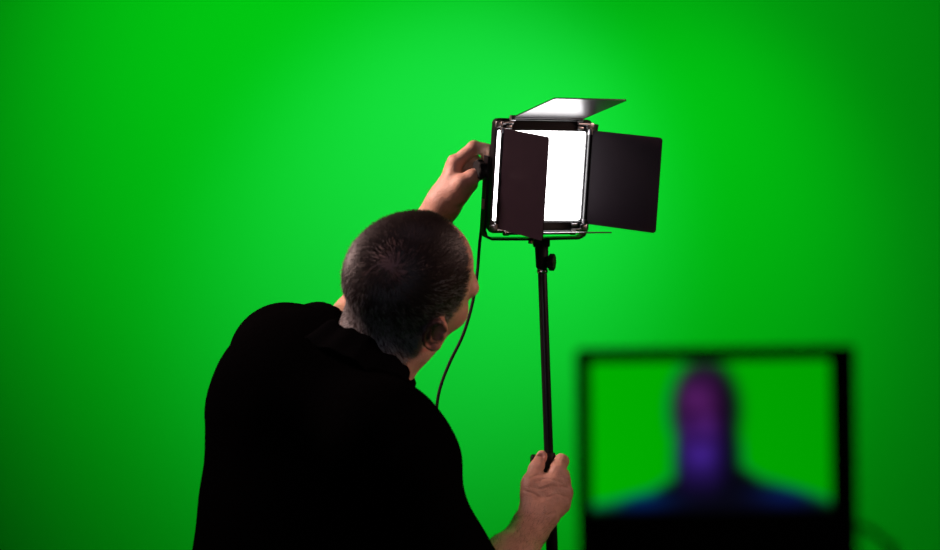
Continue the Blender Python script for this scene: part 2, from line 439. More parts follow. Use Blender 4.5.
# skin folds, tendons and knuckle creases on the back of the hand
def px_c(cx, cy, y): return np.array(at(480+cx/4.23, 420+cy/4.23, y), dtype=np.float32)
FOLD = [[(232, 262, .178), (285, 250, .180), (335, 262, .186)], [(250, 296, .170), (305, 282, .172), (368, 290, .186)],
        [(285, 330, .166), (330, 318, .170), (372, 330, .186)], [(188, 300, .172), (225, 312, .166), (262, 336, .162)],
        [(215, 245, .185), (262, 225, .192), (300, 200, .205)], [(198, 388, .158), (260, 402, .150), (320, 396, .158)]]
Rr0 = Rr
def Rr(P):
    d = Rr0(P)
    near = np.linalg.norm(P-np.array(at(545, 490, 0.2), dtype=np.float32), axis=1) < 0.075
    if near.any():
        Q = P[near]; g = np.zeros(len(Q), dtype=np.float32)
        for F_ in FOLD:
            L_ = [px_c(*f) for f in F_]; m_ = np.full(len(Q), 9.0)
            for a, b in zip(L_, L_[1:]):
                ab = b-a; ab = ab*np.array([1, 0, 1], dtype=np.float32); w_ = (Q-a)*np.array([1, 0.0, 1], dtype=np.float32)
                h = np.clip((w_@ab)/(ab@ab), 0, 1); m_ = np.minimum(m_, np.linalg.norm(w_-h[:, None]*ab, axis=1))
            g += 0.0011*np.exp(-(m_/0.0013)**2)*(Q[:, 1] < 0.222)
        g += 0.0005*nz(Q, 330.0)+0.0007*nz(Q, 150.0, 3.0)
        d[near] += g
    return d
print('right arm')
rv, rq = surface(Rr, (-0.13, -0.17, 0.93), (0.20, 0.32, 1.26), 0.0020)

# left hand turning the knob of the panel
Lr = SDF()
Lr.cap(SL.lerp(EL, 0.5), EL, 0.050, 0.044, 0.03)
Lr.cap(EL, WL, 0.044, 0.026, 0.03)
Lr.cap(EL.lerp(WL, 0.05), EL.lerp(WL, 0.5), 0.045, 0.038, 0.03)
Lr.cap(WL, at(451, 192, 0.248), 0.025, 0.022, 0.015)
KN = at(481, 166, 0.245)                               # the knob
lm = [at(456, 163, 0.238), at(455, 163, 0.260), at(453, 167, 0.281), at(451, 173, 0.299)]
lc = [at(449, 190, 0.238), at(447, 190, 0.250), at(446, 192, 0.262), at(446, 194, 0.272)]
palm2 = SDF()
for i in range(4): palm2.cap(lc[i], lm[i], 0.0150, 0.0112, 0.016)
Lr.fn(palm2, 0.012)
for i in range(4): Lr.ell(lm[i]+Vector((-0.002, 0, 0.003)), (0.0098, 0.0098, 0.0098), 0.006)
seg2 = [
    [lm[0], at(473, 148, 0.238), at(484, 149, 0.248), at(487, 160, 0.256)],
    [lm[1], at(474, 147, 0.258), at(488, 150, 0.262), at(491, 163, 0.262)],
    [lm[2], at(472, 158, 0.277), at(482, 166, 0.279), at(480, 176, 0.277)],
    [lm[3], at(469, 163, 0.296), at(475, 174, 0.296), at(469, 182, 0.290)]]
rad2 = [(0.0112, 0.0102, 0.0090, 0.0078), (0.0110, 0.0100, 0.0090, 0.0078), (0.0102, 0.0094, 0.0086, 0.0074), (0.0092, 0.0084, 0.0076, 0.0066)]
for p, r in zip(seg2, rad2): finger(Lr, p, r)
th2 = SDF()
tq = [at(455, 192, 0.232), at(462, 183, 0.222), at(472, 177, 0.222), at(480.5, 172, 0.232)]
for a, b, ra, rb in zip(tq, tq[1:], (0.017, 0.0132, 0.0112), (0.0132, 0.0112, 0.0085)): th2.cap(a, b, ra, rb, 0.006)
Lr.fn(th2, 0.009)
Lr.cap(at(460, 176, 0.262), at(472, 170, 0.272), 0.012, 0.009, 0.010)
Lr.cap(at(458, 194, 0.236), at(470, 184, 0.244), 0.0150, 0.0125, 0.015)   # heel of the thumb
print('left arm')
lv, lq = surface(Lr, (-0.28, 0.19, 1.28), (0.04, 0.46, 1.68), 0.0020)

# ---- torso under the shirt and legs under the trousers (coarse, but real)
HIP = Vector((-0.245, 0.03, 0.93)); side = Vector((0.53, -0.85, 0)); fwd = Vector((0.85, 0.53, 0))
def torso(g):
    T = SDF()
    T.cap((-0.243, 0.035, 1.235), (-0.245, 0.03, 1.0), 0.127+g, 0.158+g, 0.05)
    T.ell((-0.258, 0.045, 1.275), (0.096+g, 0.11+g, 0.105+g), 0.06)
    T.cap(SR, SL, 0.062+g, 0.062+g, 0.06)
    T.cap(NB, Vector(NB)+Vector((-0.03, 0, -0.05)), 0.060+g*0.5, 0.09+g, 0.05)
    T.cap(HIP-side*0.06, HIP+side*0.06, 0.125+g, 0.125+g, 0.06)
    T.cap(Vector((-0.19, 0.07, 1.12)), Vector((-0.185, 0.07, 1.0)), 0.11+g, 0.125+g, 0.05)
    return T
FT = [Vector((-0.33, 0.30, 0)), Vector((-0.12, -0.16, 0))]
def legs(T, g):
    for s, f in ((-1, FT[0]), (1, FT[1])):
        h = HIP+side*0.09*s+Vector((0, 0, -0.03)); kn = h.lerp(f, 0.5)+fwd*0.06; kn.z = 0.50; an = Vector((f.x, f.y, 0.09))
        T.cap(h, kn, 0.090+g, 0.058+g, 0.04); T.cap(kn, an, 0.056+g, 0.038+g*1.4, 0.02)
    return T
base = legs(torso(-0.012), 0.0)
for f in FT: base.cap(Vector((f.x, f.y, 0.055)), Vector((f.x, f.y, 0.045))+fwd*0.10, 0.034, 0.026, 0.02)
base.cap(SR, SR.lerp(ER, 0.75), 0.05, 0.046, 0.03); base.cap(SL, SL.lerp(EL, 0.70), 0.05, 0.046, 0.03)
print('body')
bv, bq = surface(base, (-0.50, -0.35, 0.0), (0.10, 0.45, 1.45), 0.010)
allv = np.concatenate([hw, rv, lv, bv])
def limb_tone(v, wrist, hand_pts):
    t = skin_tone(len(v)); d = np.min([np.linalg.norm(v-np.array(p, dtype=np.float32), axis=1) for p in hand_pts], axis=0)
    rr = np.exp(-(d/0.010)**2)
    dh = np.linalg.norm(v-np.array(wrist, dtype=np.float32), axis=1)
    t *= (1-rr[:, None]*np.array([0.02, 0.22, 0.20]))
    return t
rt = limb_tone(rv, WR, mcp+[tp[2], tp[3]]); lt = limb_tone(lv, WL, lm+[tq[2], seg2[0][1], seg2[1][1]])
# creases across the back of the right hand
def crease(v, a, b, wd_):
    a = np.array(a); b = np.array(b); ab = b-a; h = np.clip(((v-a)@ab)/(ab@ab), 0, 1)
    return np.exp(-(np.linalg.norm(v-a-h[:, None]*ab, axis=1)/wd_)**2)
nl = np.exp(-(np.linalg.norm((rv-np.array(tp[3]+Vector((-0.0015, -0.0078, 0.003))))/np.array([0.006, 0.004, 0.008]), axis=1))**4)
rt = rt*(1-0.45*nl[:, None])+np.array([0.45, 0.30, 0.28])*0.45*nl[:, None]
tones = np.concatenate([ht, rt, lt, skin_tone(len(bv))])
person = empty('person', (HIP.x, HIP.y, 0), 'person in a black polo shirt seen from behind, adjusting the lit panel', 'person')
pinv = np.array([HIP.x, HIP.y, 0], dtype=np.float32)
def pl(P): return (np.asarray(P)-pinv).astype(np.float32)
body = np_mesh('body', [(pl(hw), hq), (pl(rv), rq), (pl(lv), lq), (pl(bv), bq)], M['skin'], person, tones)

# eyes
for s in (-1, 1):
    b = bmesh.new(); bmesh.ops.create_uvsphere(b, u_segments=24, v_segments=16, radius=0.0124)
    me = bpy.data.meshes.new('eye'); 
    c = h2w((s*0.031, 0.0790, -0.002))
    mt = Matrix.Translation(c-Vector((HIP.x, HIP.y, 0))) @ Matrix((fR, fF, fU)).transposed().to_4x4()
    loc = [v.co.copy() for v in b.verts]
    bmesh.ops.transform(b, matrix=mt, verts=b.verts); b.to_mesh(me); b.free()
    a = me.color_attributes.new('tone', 'FLOAT_COLOR', 'POINT')
    for i, q in enumerate(loc):
        r = math.hypot(q.x, q.z) if q.y > 0 else 1
        a.data[i].color = (0.01, 0.01, 0.01, 1) if r < 0.0022 else ((0.12, 0.07, 0.04, 1) if r < 0.0056 else (0.72, 0.68, 0.66, 1))
    link('eye', me, M['eye'], person)

# hair: short strands growing from the scalp
def strands(count, sel, length, width, lift, seed, shade):
    rng = np.random.RandomState(seed)
    tri = hq[sel]; c = hv[tri].mean(1)
    pick = rng.randint(0, len(c), count); uvw = rng.dirichlet((1, 1, 1, 1), count)
    P = (hv[tri[pick]]*uvw[:, :, None]).sum(1).astype(np.float32)
    wdd = np.linalg.norm((P-whorl), axis=1)
    inside = hairline(P)+rng.normal(0, 0.003, count)
    keep = (inside > 0.0) & (rng.rand(count) < (1-0.72*np.exp(-(wdd/0.034)**2))) & ((np.abs(P[:, 0]) < 0.079) | (P[:, 2] > 0.015) | (P[:, 1] < -0.035))
    P = P[keep]; wdd = wdd[keep]; n = len(P)
    N = grad(H, P, 0.002); N /= np.linalg.norm(N, axis=1)[:, None]
    D = P-whorl; D = D+np.cross(N, D)*0.5
    D = D/np.linalg.norm(D, axis=1)[:, None]
    # the front is combed forward and up, the sides down
    D += np.array([0, 0.25, -0.25])[None]*sstep(0.03, 0.0, P[:, 2])[:, None]
    D = D-N*(D*N).sum(1)[:, None]; D += rng.normal(0, 0.22, (n, 3)); D = D-N*(D*N).sum(1)[:, None]
    D /= np.maximum(np.linalg.norm(D, axis=1)[:, None], 1e-4)
    L = length*(0.7+0.6*rng.rand(n))*(0.55+0.45*sstep(-0.06, 0.04, P[:, 2]))
    W = np.cross(N, D); W /= np.linalg.norm(W, axis=1)[:, None]; W *= width*0.5
    lf = (lift+rng.normal(0, 0.10, n))[:, None]
    p0 = P-N*0.0006; p1 = P+D*(L*0.5)[:, None]+N*(L[:, None]*0.5*lf); p2 = P+D*(L*0.98)[:, None]+N*(L[:, None]*0.62*lf)
    V = np.stack([p0-W, p0+W, p1+W, p1-W, p2+W*0.3, p2-W*0.3], 1).reshape(-1, 3)
    b0 = np.arange(n)*6
    F = np.concatenate([np.stack([b0, b0+1, b0+2, b0+3], 1), np.stack([b0+3, b0+2, b0+4, b0+5], 1)])
    grey = np.clip(sstep(0.065, -0.02, P[:, 2])*0.85+sstep(0.055, 0.075, np.abs(P[:, 0]))*0.25, 0, 1)
    g = (rng.rand(n) < grey*0.75)
    col = np.where(g[:, None], np.array([0.20, 0.19, 0.19]), np.array([0.020, 0.013, 0.012]))*(0.7+0.6*rng.rand(n))[:, None]
    return V, F, np.repeat(col, 6, 0)
fc = hv[hq].mean(1); sel = hairline(fc) > -0.006
sel &= ~((np.abs(fc[:, 0]) > 0.0775) & (fc[:, 1] < 0.014) & (fc[:, 1] > -0.036) & (fc[:, 2] < 0.024))
V, F, C = strands(26000, sel, 0.013, 0.0007, 0.42, 3, 0)
hair = np_mesh('hair', [(pl((V@HM+hc)), F)], M['hair'], person, C)
hair['label'] = 'short dark hair greying at the sides and thin on the crown'; hair['kind'] = 'stuff'

# fine hair on the forearms
def arm_hair(v, q, wrist, elbow, count, seed, f):
    rng = np.random.RandomState(seed); a = np.array(wrist); b = np.array(elbow); ab = b-a
    c = v[q].mean(1); t = ((c-a)@ab)/(ab@ab); ok = np.where((t > -0.02) & (t < 0.75))[0]
    pk = ok[rng.randint(0, len(ok), count)]; P = (v[q[pk]]*rng.dirichlet((1, 1, 1, 1), count)[:, :, None]).sum(1).astype(np.float32)
    N = grad(f, P, 0.002); N /= np.linalg.norm(N, axis=1)[:, None]
    D = -ab[None]/np.linalg.norm(ab)+rng.normal(0, 0.45, (count, 3)); D = D-N*(D*N).sum(1)[:, None]; D /= np.linalg.norm(D, axis=1)[:, None]
    W = np.cross(N, D)*0.00013; L = (0.006+0.006*rng.rand(count))[:, None]
    V = np.stack([P-W, P+W, P+D*L*0.6+N*L*0.25+W*0.7, P+D*L*0.6+N*L*0.25-W*0.7, P+D*L+N*L*0.3+W*0.2, P+D*L+N*L*0.3-W*0.2], 1).reshape(-1, 3)
    b0 = np.arange(count)*6
    return V, np.concatenate([np.stack([b0, b0+1, b0+2, b0+3], 1), np.stack([b0+3, b0+2, b0+4, b0+5], 1)]), np.tile([0.10, 0.06, 0.04], (count*6, 1))
for v_, q_, w_, e_, sd, f_ in ((rv, rq, WR, ER, 5, Rr0), (lv, lq, WL, EL, 6, Lr)):
    V, F, C = arm_hair(v_, q_, w_, e_, 1500, sd, f_)
    o = np_mesh('arm_hair', [(pl(V), F)], M['hair'], person, C); o['kind'] = 'stuff'

# ---- shirt
SH = torso(0.006)
SL1 = SDF().cap(SR, SR.lerp(ER, 1.0), 0.066, 0.058, 0.045); SL2 = SDF().cap(SL, SL.lerp(EL, 1.0), 0.064, 0.060, 0.045)
dR = (ER-SR).normalized(); dL = (EL-SL).normalized()
CR = 0.84; CL = 0.44
SH.ell(tuple(at(417, 460, -0.09)), (0.058, 0.05, 0.062), 0.03)
shirt_base = SH
def shirt(P):
    d = SH(P)
    # sleeves with open cuffs, each cut before it joins the trunk of the shirt
    for (sd, S0, dr, cut, E0, rr) in ((SL1, SR, dR, CR, ER, 0.050), (SL2, SL, dL, CL, EL, 0.051)):
        c = np.array(S0.lerp(E0, cut), dtype=np.float32); n = np.array(dr, dtype=np.float32)
        rel = P-c; t = rel@n; rad = np.linalg.norm(rel-t[:, None]*n, axis=1)
        q = np.maximum(sd(P)-0.0012*np.exp(-((t+0.012)/0.012)**2), t)
        q = np.maximum(q, -np.maximum(rad-(rr+0.001), -(t+0.035)))
        h = np.maximum(0.045*(1-sstep(-0.08, -0.02, t))+0.004-np.abs(d-q), 0); kk = 0.045*(1-sstep(-0.08, -0.02, t))+0.004
        d = np.minimum(d, q)-h*h/kk*0.25
    # folds radiating from the armpits and along the sleeve
    w1 = np.exp(-(np.linalg.norm(P-np.array(SR.lerp(ER, 0.5)), axis=1)/0.16)**2)
    fade = 1.0
    for S0, E0, cut in ((SR, ER, CR), (SL, EL, CL)):
        fade = fade*(1-0.8*np.exp(-(np.linalg.norm(P-np.array(S0.lerp(E0, cut-0.1), dtype=np.float32), axis=1)/0.075)**4))
    d = d+(0.0034*nz(P, 44.0)*(0.3+w1)+0.0045*nz(P, 19.0, 2.0))*fade
    return np.maximum(d, 0.885-P[:, 2])
print('shirt')
sv, sq = surface(shirt, (-0.50, -0.30, 0.86), (0.12, 0.50, 1.50), 0.0040)
shirt_o = np_mesh('shirt', [(pl(sv), sq)], M['shirt'], person); shirt_o['label'] = 'black short sleeved polo shirt'

# collar: stand and fold as a lofted band round the neck
ax = Vector((0.50, 0.32, 0.78)).normalized()
e1 = (Vector((1, 0, 0))-ax*ax.x).normalized(); e2 = ax.cross(e1)
face = (fwd-ax*fwd.dot(ax)).normalized(); a0 = math.atan2(face.dot(e2), face.dot(e1))
cb = bmesh.new(); rows = []
CC = at(368, 354, 0.01)-ax*0.033
nphi = 72
for i in range(nphi+1):
    u = i/nphi; ph = a0+math.radians(16)+u*math.radians(328)
    rad = e1*math.cos(ph)+e2*math.sin(ph)
    endw = abs(2*u-1)**6
    pr = [(0.070, -0.020), (0.069, 0.010), (0.069, 0.030), (0.073, 0.035), (0.079, 0.030), (0.084, 0.014), (0.091, -0.004-0.012*endw), (0.095, -0.012-0.022*endw)]
    wob = 0.002*math.sin(7*ph)+0.0015*math.sin(13*ph+1)
    rows.append([cb.verts.new(CC+rad*(r+wob)+ax*(z+wob)-Vector((HIP.x, HIP.y, 0))) for r, z in pr])
for a, b in zip(rows, rows[1:]):
    for k in range(len(a)-1): cb.faces.new((a[k], b[k], b[k+1], a[k+1]))
bmesh.ops.recalc_face_normals(cb, faces=cb.faces)
bmesh.ops.solidify(cb, geom=cb.faces[:], thickness=0.003)
col_o = from_bm('collar', cb, M['collar'], shirt_o, sharp=60)
# buttons on the placket (front of the shirt)
for k in range(3):
    bb = bmesh.new()
    q = NB+fwd*0.2+Vector((0, 0, -0.03-0.05*k))
    P = np.array([q], dtype=np.float32)
    for _ in range(12): P = P-grad(shirt_base, P, 0.004)*shirt_base(P)[:, None]
    n = Vector(grad(shirt_base, P, 0.004)[0]).normalized(); q = Vector(P[0])-Vector((HIP.x, HIP.y, 0))
    tube(bb, [q-n*0.002, q+n*0.004, q+n*0.0045], [0.0055, 0.0055, 0.0035], 14)
    from_bm('button', bb, M['plastic'], shirt_o)

# trousers, belt, shoes
TR = SDF(); TR.cap(HIP-side*0.06, HIP+side*0.06, 0.128, 0.128, 0.06); TR.cap(HIP+Vector((0, 0, 0.02)), HIP+Vector((0, 0, 0.08)), 0.14, 0.135, 0.05); legs(TR, 0.014)
def tro(P):
    d = TR(P)+0.004*nz(P, 22.0, 5.0)+0.0025*nz(P, 50.0, 1.0)
    d = np.maximum(d, P[:, 2]-0.965); return np.maximum(d, 0.075-P[:, 2])
tv, tq_ = surface(tro, (-0.50, -0.40, 0.05), (0.12, 0.50, 1.0), 0.008)
np_mesh('trousers', [(pl(tv), tq_)], M['trousers'], person)['label'] = 'dark charcoal trousers'
for s, f in zip((-1, 1), FT):
    shd = SDF(); f0 = Vector((f.x, f.y, 0))-fwd*0.05; dv = (fwd+side*0.25*s).normalized()
    shd.cap(f0+Vector((0, 0, 0.045)), f0+dv*0.09+Vector((0, 0, 0.042)), 0.040, 0.040, 0.02)
    shd.cap(f0+dv*0.09+Vector((0, 0, 0.036)), f0+dv*0.20+Vector((0, 0, 0.030)), 0.044, 0.036, 0.03)
    shd.cap(f0+dv*0.03+Vector((0, 0, 0.05)), f0+dv*0.03+Vector((0, 0, 0.10)), 0.042, 0.040, 0.02)
    shd.plane((0, 0, 0.018), (0, 0, -1), 0.004); shd.plane((0, 0, 0.115), (0, 0, 1), 0.004)
    v, q = surface(shd, tuple(np.array(f)-[0.2, 0.2, 0.02]), tuple(np.array(f)+[0.3, 0.3, 0.14]), 0.005)
    sh = np_mesh('shoe', [(pl(v), q)], M['leather'], person)
    sl = SDF(); sl.cap(f0+Vector((0, 0, 0.01)), f0+dv*0.09+Vector((0, 0, 0.01)), 0.043, 0.043, 0.02); sl.cap(f0+dv*0.09+Vector((0, 0, 0.01)), f0+dv*0.20+Vector((0, 0, 0.01)), 0.047, 0.039, 0.03)
    sl.plane((0, 0, 0.0), (0, 0, -1), 0.003); sl.plane((0, 0, 0.02), (0, 0, 1), 0.003)
    v, q = surface(sl, tuple(np.array(f)-[0.2, 0.2, 0.02]), tuple(np.array(f)+[0.3, 0.3, 0.04]), 0.005)
    np_mesh('sole', [(pl(v), q)], M['rubber'], sh)

# ------------------------------------------------------------------ light stand
pt = at(541.5, 246, PD); pb = at(552, 548, PD)
dirp = (pt-pb).normalized(); foot = pb-dirp*(pb.z/dirp.z)
LS = empty('light_stand', (foot.x, foot.y, 0), 'slim black light stand holding up the lit LED panel', 'light stand')
def sp(z): return foot+dirp*(z/dirp.z)-Vector((foot.x, foot.y, 0))
def zpx(py): return CAMZ-(py-275)/FPX*(PD-CAMY)
b = bmesh.new(); tube(b, [sp(zpx(462)), sp(zpx(272))], 0.0072, 24); from_bm('pole', b, M['black'], LS)
b = bmesh.new(); tube(b, [sp(0.62), sp(zpx(462))], 0.0092, 24); from_bm('pole', b, M['black'], LS)
b = bmesh.new(); tube(b, [sp(0.10), sp(0.64)], 0.0125, 24); from_bm('pole', b, M['black'], LS)
b = bmesh.new(); z0 = zpx(272)
tube(b, [sp(z0-0.002), sp(z0), sp(z0+0.003), sp(z0+0.005)], [0.0078, 0.0086, 0.0086, 0.0078], 24); o = from_bm('ring', b, M['chrome'], LS); o['label'] = 'thin bright chrome ring under the stand head'
b = bmesh.new(); tube(b, [sp(z0+0.005), sp(z0+0.008), sp(zpx(246)), sp(zpx(243))], [0.0075, 0.0098, 0.0105, 0.0085], 24)
box(b, sp(zpx(243)), (0.026, 0.020, 0.013), None, 0.003); head = from_bm('stand_head', b, M['plastic'], LS)
def knob(parent, c, d, r, L, name='knob', m=None, lobes=8):
    d = Vector(d).normalized(); u = d.orthogonal().normalized(); v = d.cross(u); k = bmesh.new(); n = lobes*6; rings = []
    for (t, s) in ((0, 0.55), (0.25, 0.6), (0.3, 0.92), (0.4, 1.0), (0.9, 1.0), (1.0, 0.88)):
        ring = []
        for i in range(n):
            a = 2*PI*i/n; rr = r*s*(1+0.07*math.cos(lobes*a)*(1 if t > 0.28 else 0))
            ring.append(k.verts.new(Vector(c)+d*(L*t)+(u*math.cos(a)+v*math.sin(a))*rr))
        rings.append(ring)
    for a_, b_ in zip(rings, rings[1:]):
        for i in range(n): k.faces.new((a_[i], a_[(i+1) % n], b_[(i+1) % n], b_[i]))
    k.faces.new(rings[0][::-1]); k.faces.new(rings[-1])
    return from_bm(name, k, m or M['plastic'], parent)
knob(head, sp(zpx(262))+Vector((0.007, -0.003, 0)), (1, -0.25, -0.05), 0.0125, 0.013, 'clamp_knob')
b = bmesh.new(); tube(b, [sp(zpx(468)), sp(zpx(465)), sp(zpx(456)), sp(zpx(453))], [0.0095, 0.0108, 0.0108, 0.0095], 24)
tube(b, [sp(zpx(461))+Vector((-0.006, 0.003, 0)), sp(zpx(461))+Vector((-0.020, 0.003, 0))], 0.003, 10)
clampo = from_bm('clamp', b, M['plastic'], LS)
knob(clampo, sp(zpx(461))+Vector((-0.017, 0.003, 0)), (-1, -0.15, 0), 0.0095, 0.011, 'clamp_knob')
b = bmesh.new(); tube(b, [sp(0.60), sp(0.61), sp(0.645), sp(0.655)], [0.014, 0.017, 0.017, 0.013], 24); c2 = from_bm('clamp', b, M['plastic'], LS)
knob(c2, sp(0.63)+Vector((0.014, 0, 0)), (1, 0, 0), 0.013, 0.02, 'clamp_knob')
b = bmesh.new(); tube(b, [sp(0.50), sp(0.505), sp(0.535), sp(0.54)], [0.015, 0.020, 0.020, 0.015], 24); from_bm('leg_collar', b, M['plastic'], LS)
b = bmesh.new(); tube(b, [sp(0.13), sp(0.135), sp(0.16), sp(0.165)], [0.014, 0.018, 0.018, 0.014], 24); from_bm('leg_collar', b, M['plastic'], LS)
for a in (25, 145, 265):
    a = math.radians(a); r = Vector((math.cos(a), math.sin(a), 0))
    b = bmesh.new(); tube(b, [sp(0.52)+r*0.018, Vector((0, 0, 0.012))+r*0.42], 0.0075, 12); lg = from_bm('leg', b, M['black'], LS)
    b = bmesh.new(); tube(b, [sp(0.148)+r*0.016, (sp(0.52)+r*0.018).lerp(Vector((0, 0, 0.012))+r*0.42, 0.52)], 0.005, 10); from_bm('brace', b, M['steel'], lg)
    b = bmesh.new(); tube(b, [Vector((0, 0, 0.030))+r*0.404, Vector((0, 0, 0.0125))+r*0.424, Vector((0, 0, 0.0115))+r*0.43], [0.0095, 0.0115, 0.008], 12); from_bm('rubber_foot', b, M['rubber'], lg)

# ------------------------------------------------------------------ LED panel with barn doors
nrm = Vector((0.42, -0.90, -0.175)).normalized()              # out of the lit face
pu = (Vector((0, 0, 1))-nrm*nrm.z).normalized(); roll = math.radians(1.1)
px_ = pu.cross(nrm)*-1                                         # panel's right as the camera sees it
px_ = nrm.cross(pu)*-1 if nrm.cross(pu).x < 0 else nrm.cross(pu)
q = Matrix.Rotation(-roll, 3, nrm); 
if (q @ pu).x > pu.x: q = Matrix.Rotation(roll, 3, nrm)        # leans a little to the left
pu = q @ pu; px_ = q @ px_
PCN = at(538.0, 175.5, 0.262)
PM = Matrix((( px_.x, -nrm.x, pu.x), (px_.y, -nrm.y, pu.y), (px_.z, -nrm.z, pu.z))).to_4x4()   # local X right, Y into the panel, Z up
LP = empty('led_panel_light', PCN, 'glowing square LED panel light with four black barn doors', 'studio light')
LP.matrix_world = Matrix.Translation(PCN) @ PM
W2, H2 = 0.0785, 0.0705
def LPo(name, b, m, parent=LP, **k): return from_bm(name, b, m, parent, **k)
b = bmesh.new(); rounded_plate(b, -W2+0.002, W2-0.002, -H2-0.004, H2+0.006, 0.002, 0.018, 0.008); LPo('housing', b, M['plastic'])
hs = LP.children[-1]
for k in range(9):
    b = bmesh.new(); box(b, (0, 0.021, -0.06+0.015*k), (0.12, 0.006, 0.004), None, 0.001); LPo('cooling_fin', b, M['plastic'], hs)
b = bmesh.new(); rounded_plate(b, -W2-0.005, W2+0.004, -H2-0.0175, H2+0.018, -0.005, 0.003, 0.008, hole=(-W2, W2, -H2, H2, 0.004)); LPo('bezel', b, M['black'])
b = bmesh.new(); rounded_plate(b, -W2, W2, -H2, H2, -0.0012, 0.0022, 0.003); o = LPo('diffuser', b, M['led']); o['label'] = 'glowing white diffuser'
# barn door frame and hinges
b = bmesh.new(); rounded_plate(b, -W2-0.006, W2+0.005, -H2-0.0185, H2+0.019, -0.011, -0.0055, 0.007, hole=(-W2-0.0015, W2+0.0015, -H2-0.0015, H2+0.0015, 0.004)); fr = LPo('barn_door_frame', b, M['black'])
for sx in (-1, 1):
    for sz in (-1, 1):
        b = bmesh.new(); box(b, (sx*(W2+0.001), -0.0135, sz*(H2+0.010)), (0.012, 0.006, 0.010), None, 0.002)
        tube(b, [(sx*(W2-0.004), -0.0165, sz*(H2+0.013)), (sx*(W2-0.022), -0.0165, sz*(H2+0.013))], 0.0022, 10)
        box(b, (sx*(W2-0.016), -0.0145, sz*(H2+0.006)), (0.010, 0.003, 0.005), None, 0.001)
        cl = LPo('corner_clip', b, M['steel'], fr); cl['label'] = 'bright metal corner clip'
DL = 0.128
def barn(side_, ang, wid, L):
    """hinge line local; ang from the panel normal, positive = outward"""
    k = bmesh.new(); a = math.radians(ang); t = 0.0009; HY = -0.0215 if side_ == 'L' else -0.015
    if side_ in 'LR':
        s = 1 if side_ == 'R' else -1; o = Vector((s*(W2+(-0.001 if s > 0 else -0.001)), HY, -0.002 if s < 0 else 0.0)); wv = Vector((0, 0, 1))
        lv_ = Vector((s*math.sin(a), -math.cos(a), 0))
    else:
        s = 1 if side_ == 'T' else -1; o = Vector((0, -0.0150, s*(H2+(0.0195 if s > 0 else 0.0175)))); wv = Vector((1, 0, 0))
        lv_ = Vector((0, -math.cos(a), s*math.sin(a)))
    nv = wv.cross(lv_)
    mt = Matrix(((wv.x, nv.x, lv_.x, o.x), (wv.y, nv.y, lv_.y, o.y), (wv.z, nv.z, lv_.z, o.z), (0, 0, 0, 1)))
    r = 0.005; h = wid/2
    rounded_plate(k, -h, h, 0.006, L, -t, t, r, mt, 5)
    box(k, (0, 0.0008, 0.010), (wid*0.96, 0.0022, 0.006), mt, 0.0008)
    d = LPo('barn_door', k, M['door'])
    k = bmesh.new(); a1 = mt @ Vector((-h*0.93, 0, 0.003)); a2 = mt @ Vector((h*0.93, 0, 0.003)); tube(k, [a1, a2], 0.0034, 12)
    hg = LPo('hinge', k, M['black'], d)
    for e in (-1, 1):
        k = bmesh.new(); c = mt @ Vector((e*h*0.96, 0, 0.003)); tube(k, [c-wv*0.004, c+wv*0.004], 0.0046, 12)
        LPo('hinge_screw', k, M['steel'], d)
    return d
barn('L', -7, 0.155, DL)['label'] = 'black left barn door folded over the lit face'
barn('R', 33, 0.148, DL)['label'] = 'black right barn door swung wide open'
barn('T', 17, 0.122, 0.149)['label'] = 'top barn door whose underside is lit white'
barn('B', -8.5, 0.122, DL)['label'] = 'black bottom barn door seen edge on'
# yoke: from the knobs at mid height down round the bottom
yk = bmesh.new(); hw_ = W2+0.0105; hw2 = W2+0.0125; YY = 0.002
path = [(-hw_, YY, 0.030), (-hw_, YY, 0.0), (-hw_, YY, -0.085), (-hw_+0.004, YY, -0.095), (-hw_+0.013, YY, -0.0995), (0, YY, -0.1005), (hw2-0.013, YY, -0.0995), (hw2-0.004, YY, -0.095), (hw2, YY, -0.085), (hw2, YY, 0.0), (hw2+0.003, YY, 0.045), (hw2+0.006, YY, 0.082)]
def strip(k, path, wy, th):
    P = [Vector(p) for p in path]; rings = []
    for i, p in enumerate(P):
        t = (P[min(i+1, len(P)-1)]-P[max(i-1, 0)]).normalized(); n = t.cross(Vector((0, 1, 0))).normalized()
        rings.append([k.verts.new(p+n*a+Vector((0, c, 0))) for a, c in ((-th, -wy), (th, -wy), (th, wy), (-th, wy))])
    for a, c in zip(rings, rings[1:]):
        for i in range(4): k.faces.new((a[i], a[(i+1) % 4], c[(i+1) % 4], c[i]))
    k.faces.new(rings[0][::-1]); k.faces.new(rings[-1])
strip(yk, path, 0.0075, 0.0019)
yoke = LPo('yoke', yk, M['black'])
knob(yoke, (-hw_-0.002, YY, 0.008), (-1, 0, 0), 0.0150, 0.016, 'tilt_knob', M['rubber'])
knob(yoke, (hw2+0.001, YY+0.004, 0.008), (1, 0, 0), 0.006, 0.003, 'tilt_knob')
b = bmesh.new(); tube(b, [(0, YY, -0.096), (0, YY, -0.108)], 0.008, 16); LPo('mounting_bolt', b, M['steel'], yoke)
b = bmesh.new(); box(b, (-hw_-0.0024, YY, -0.045), (0.0012, 0.009, 0.016), None, 0.0004); o = LPo('sticker', b, mat('pale_pink_sticker', (0.35, 0.22, 0.24), 0.5, noise_amt=0.05), yoke); o['label'] = 'small pale sticker'

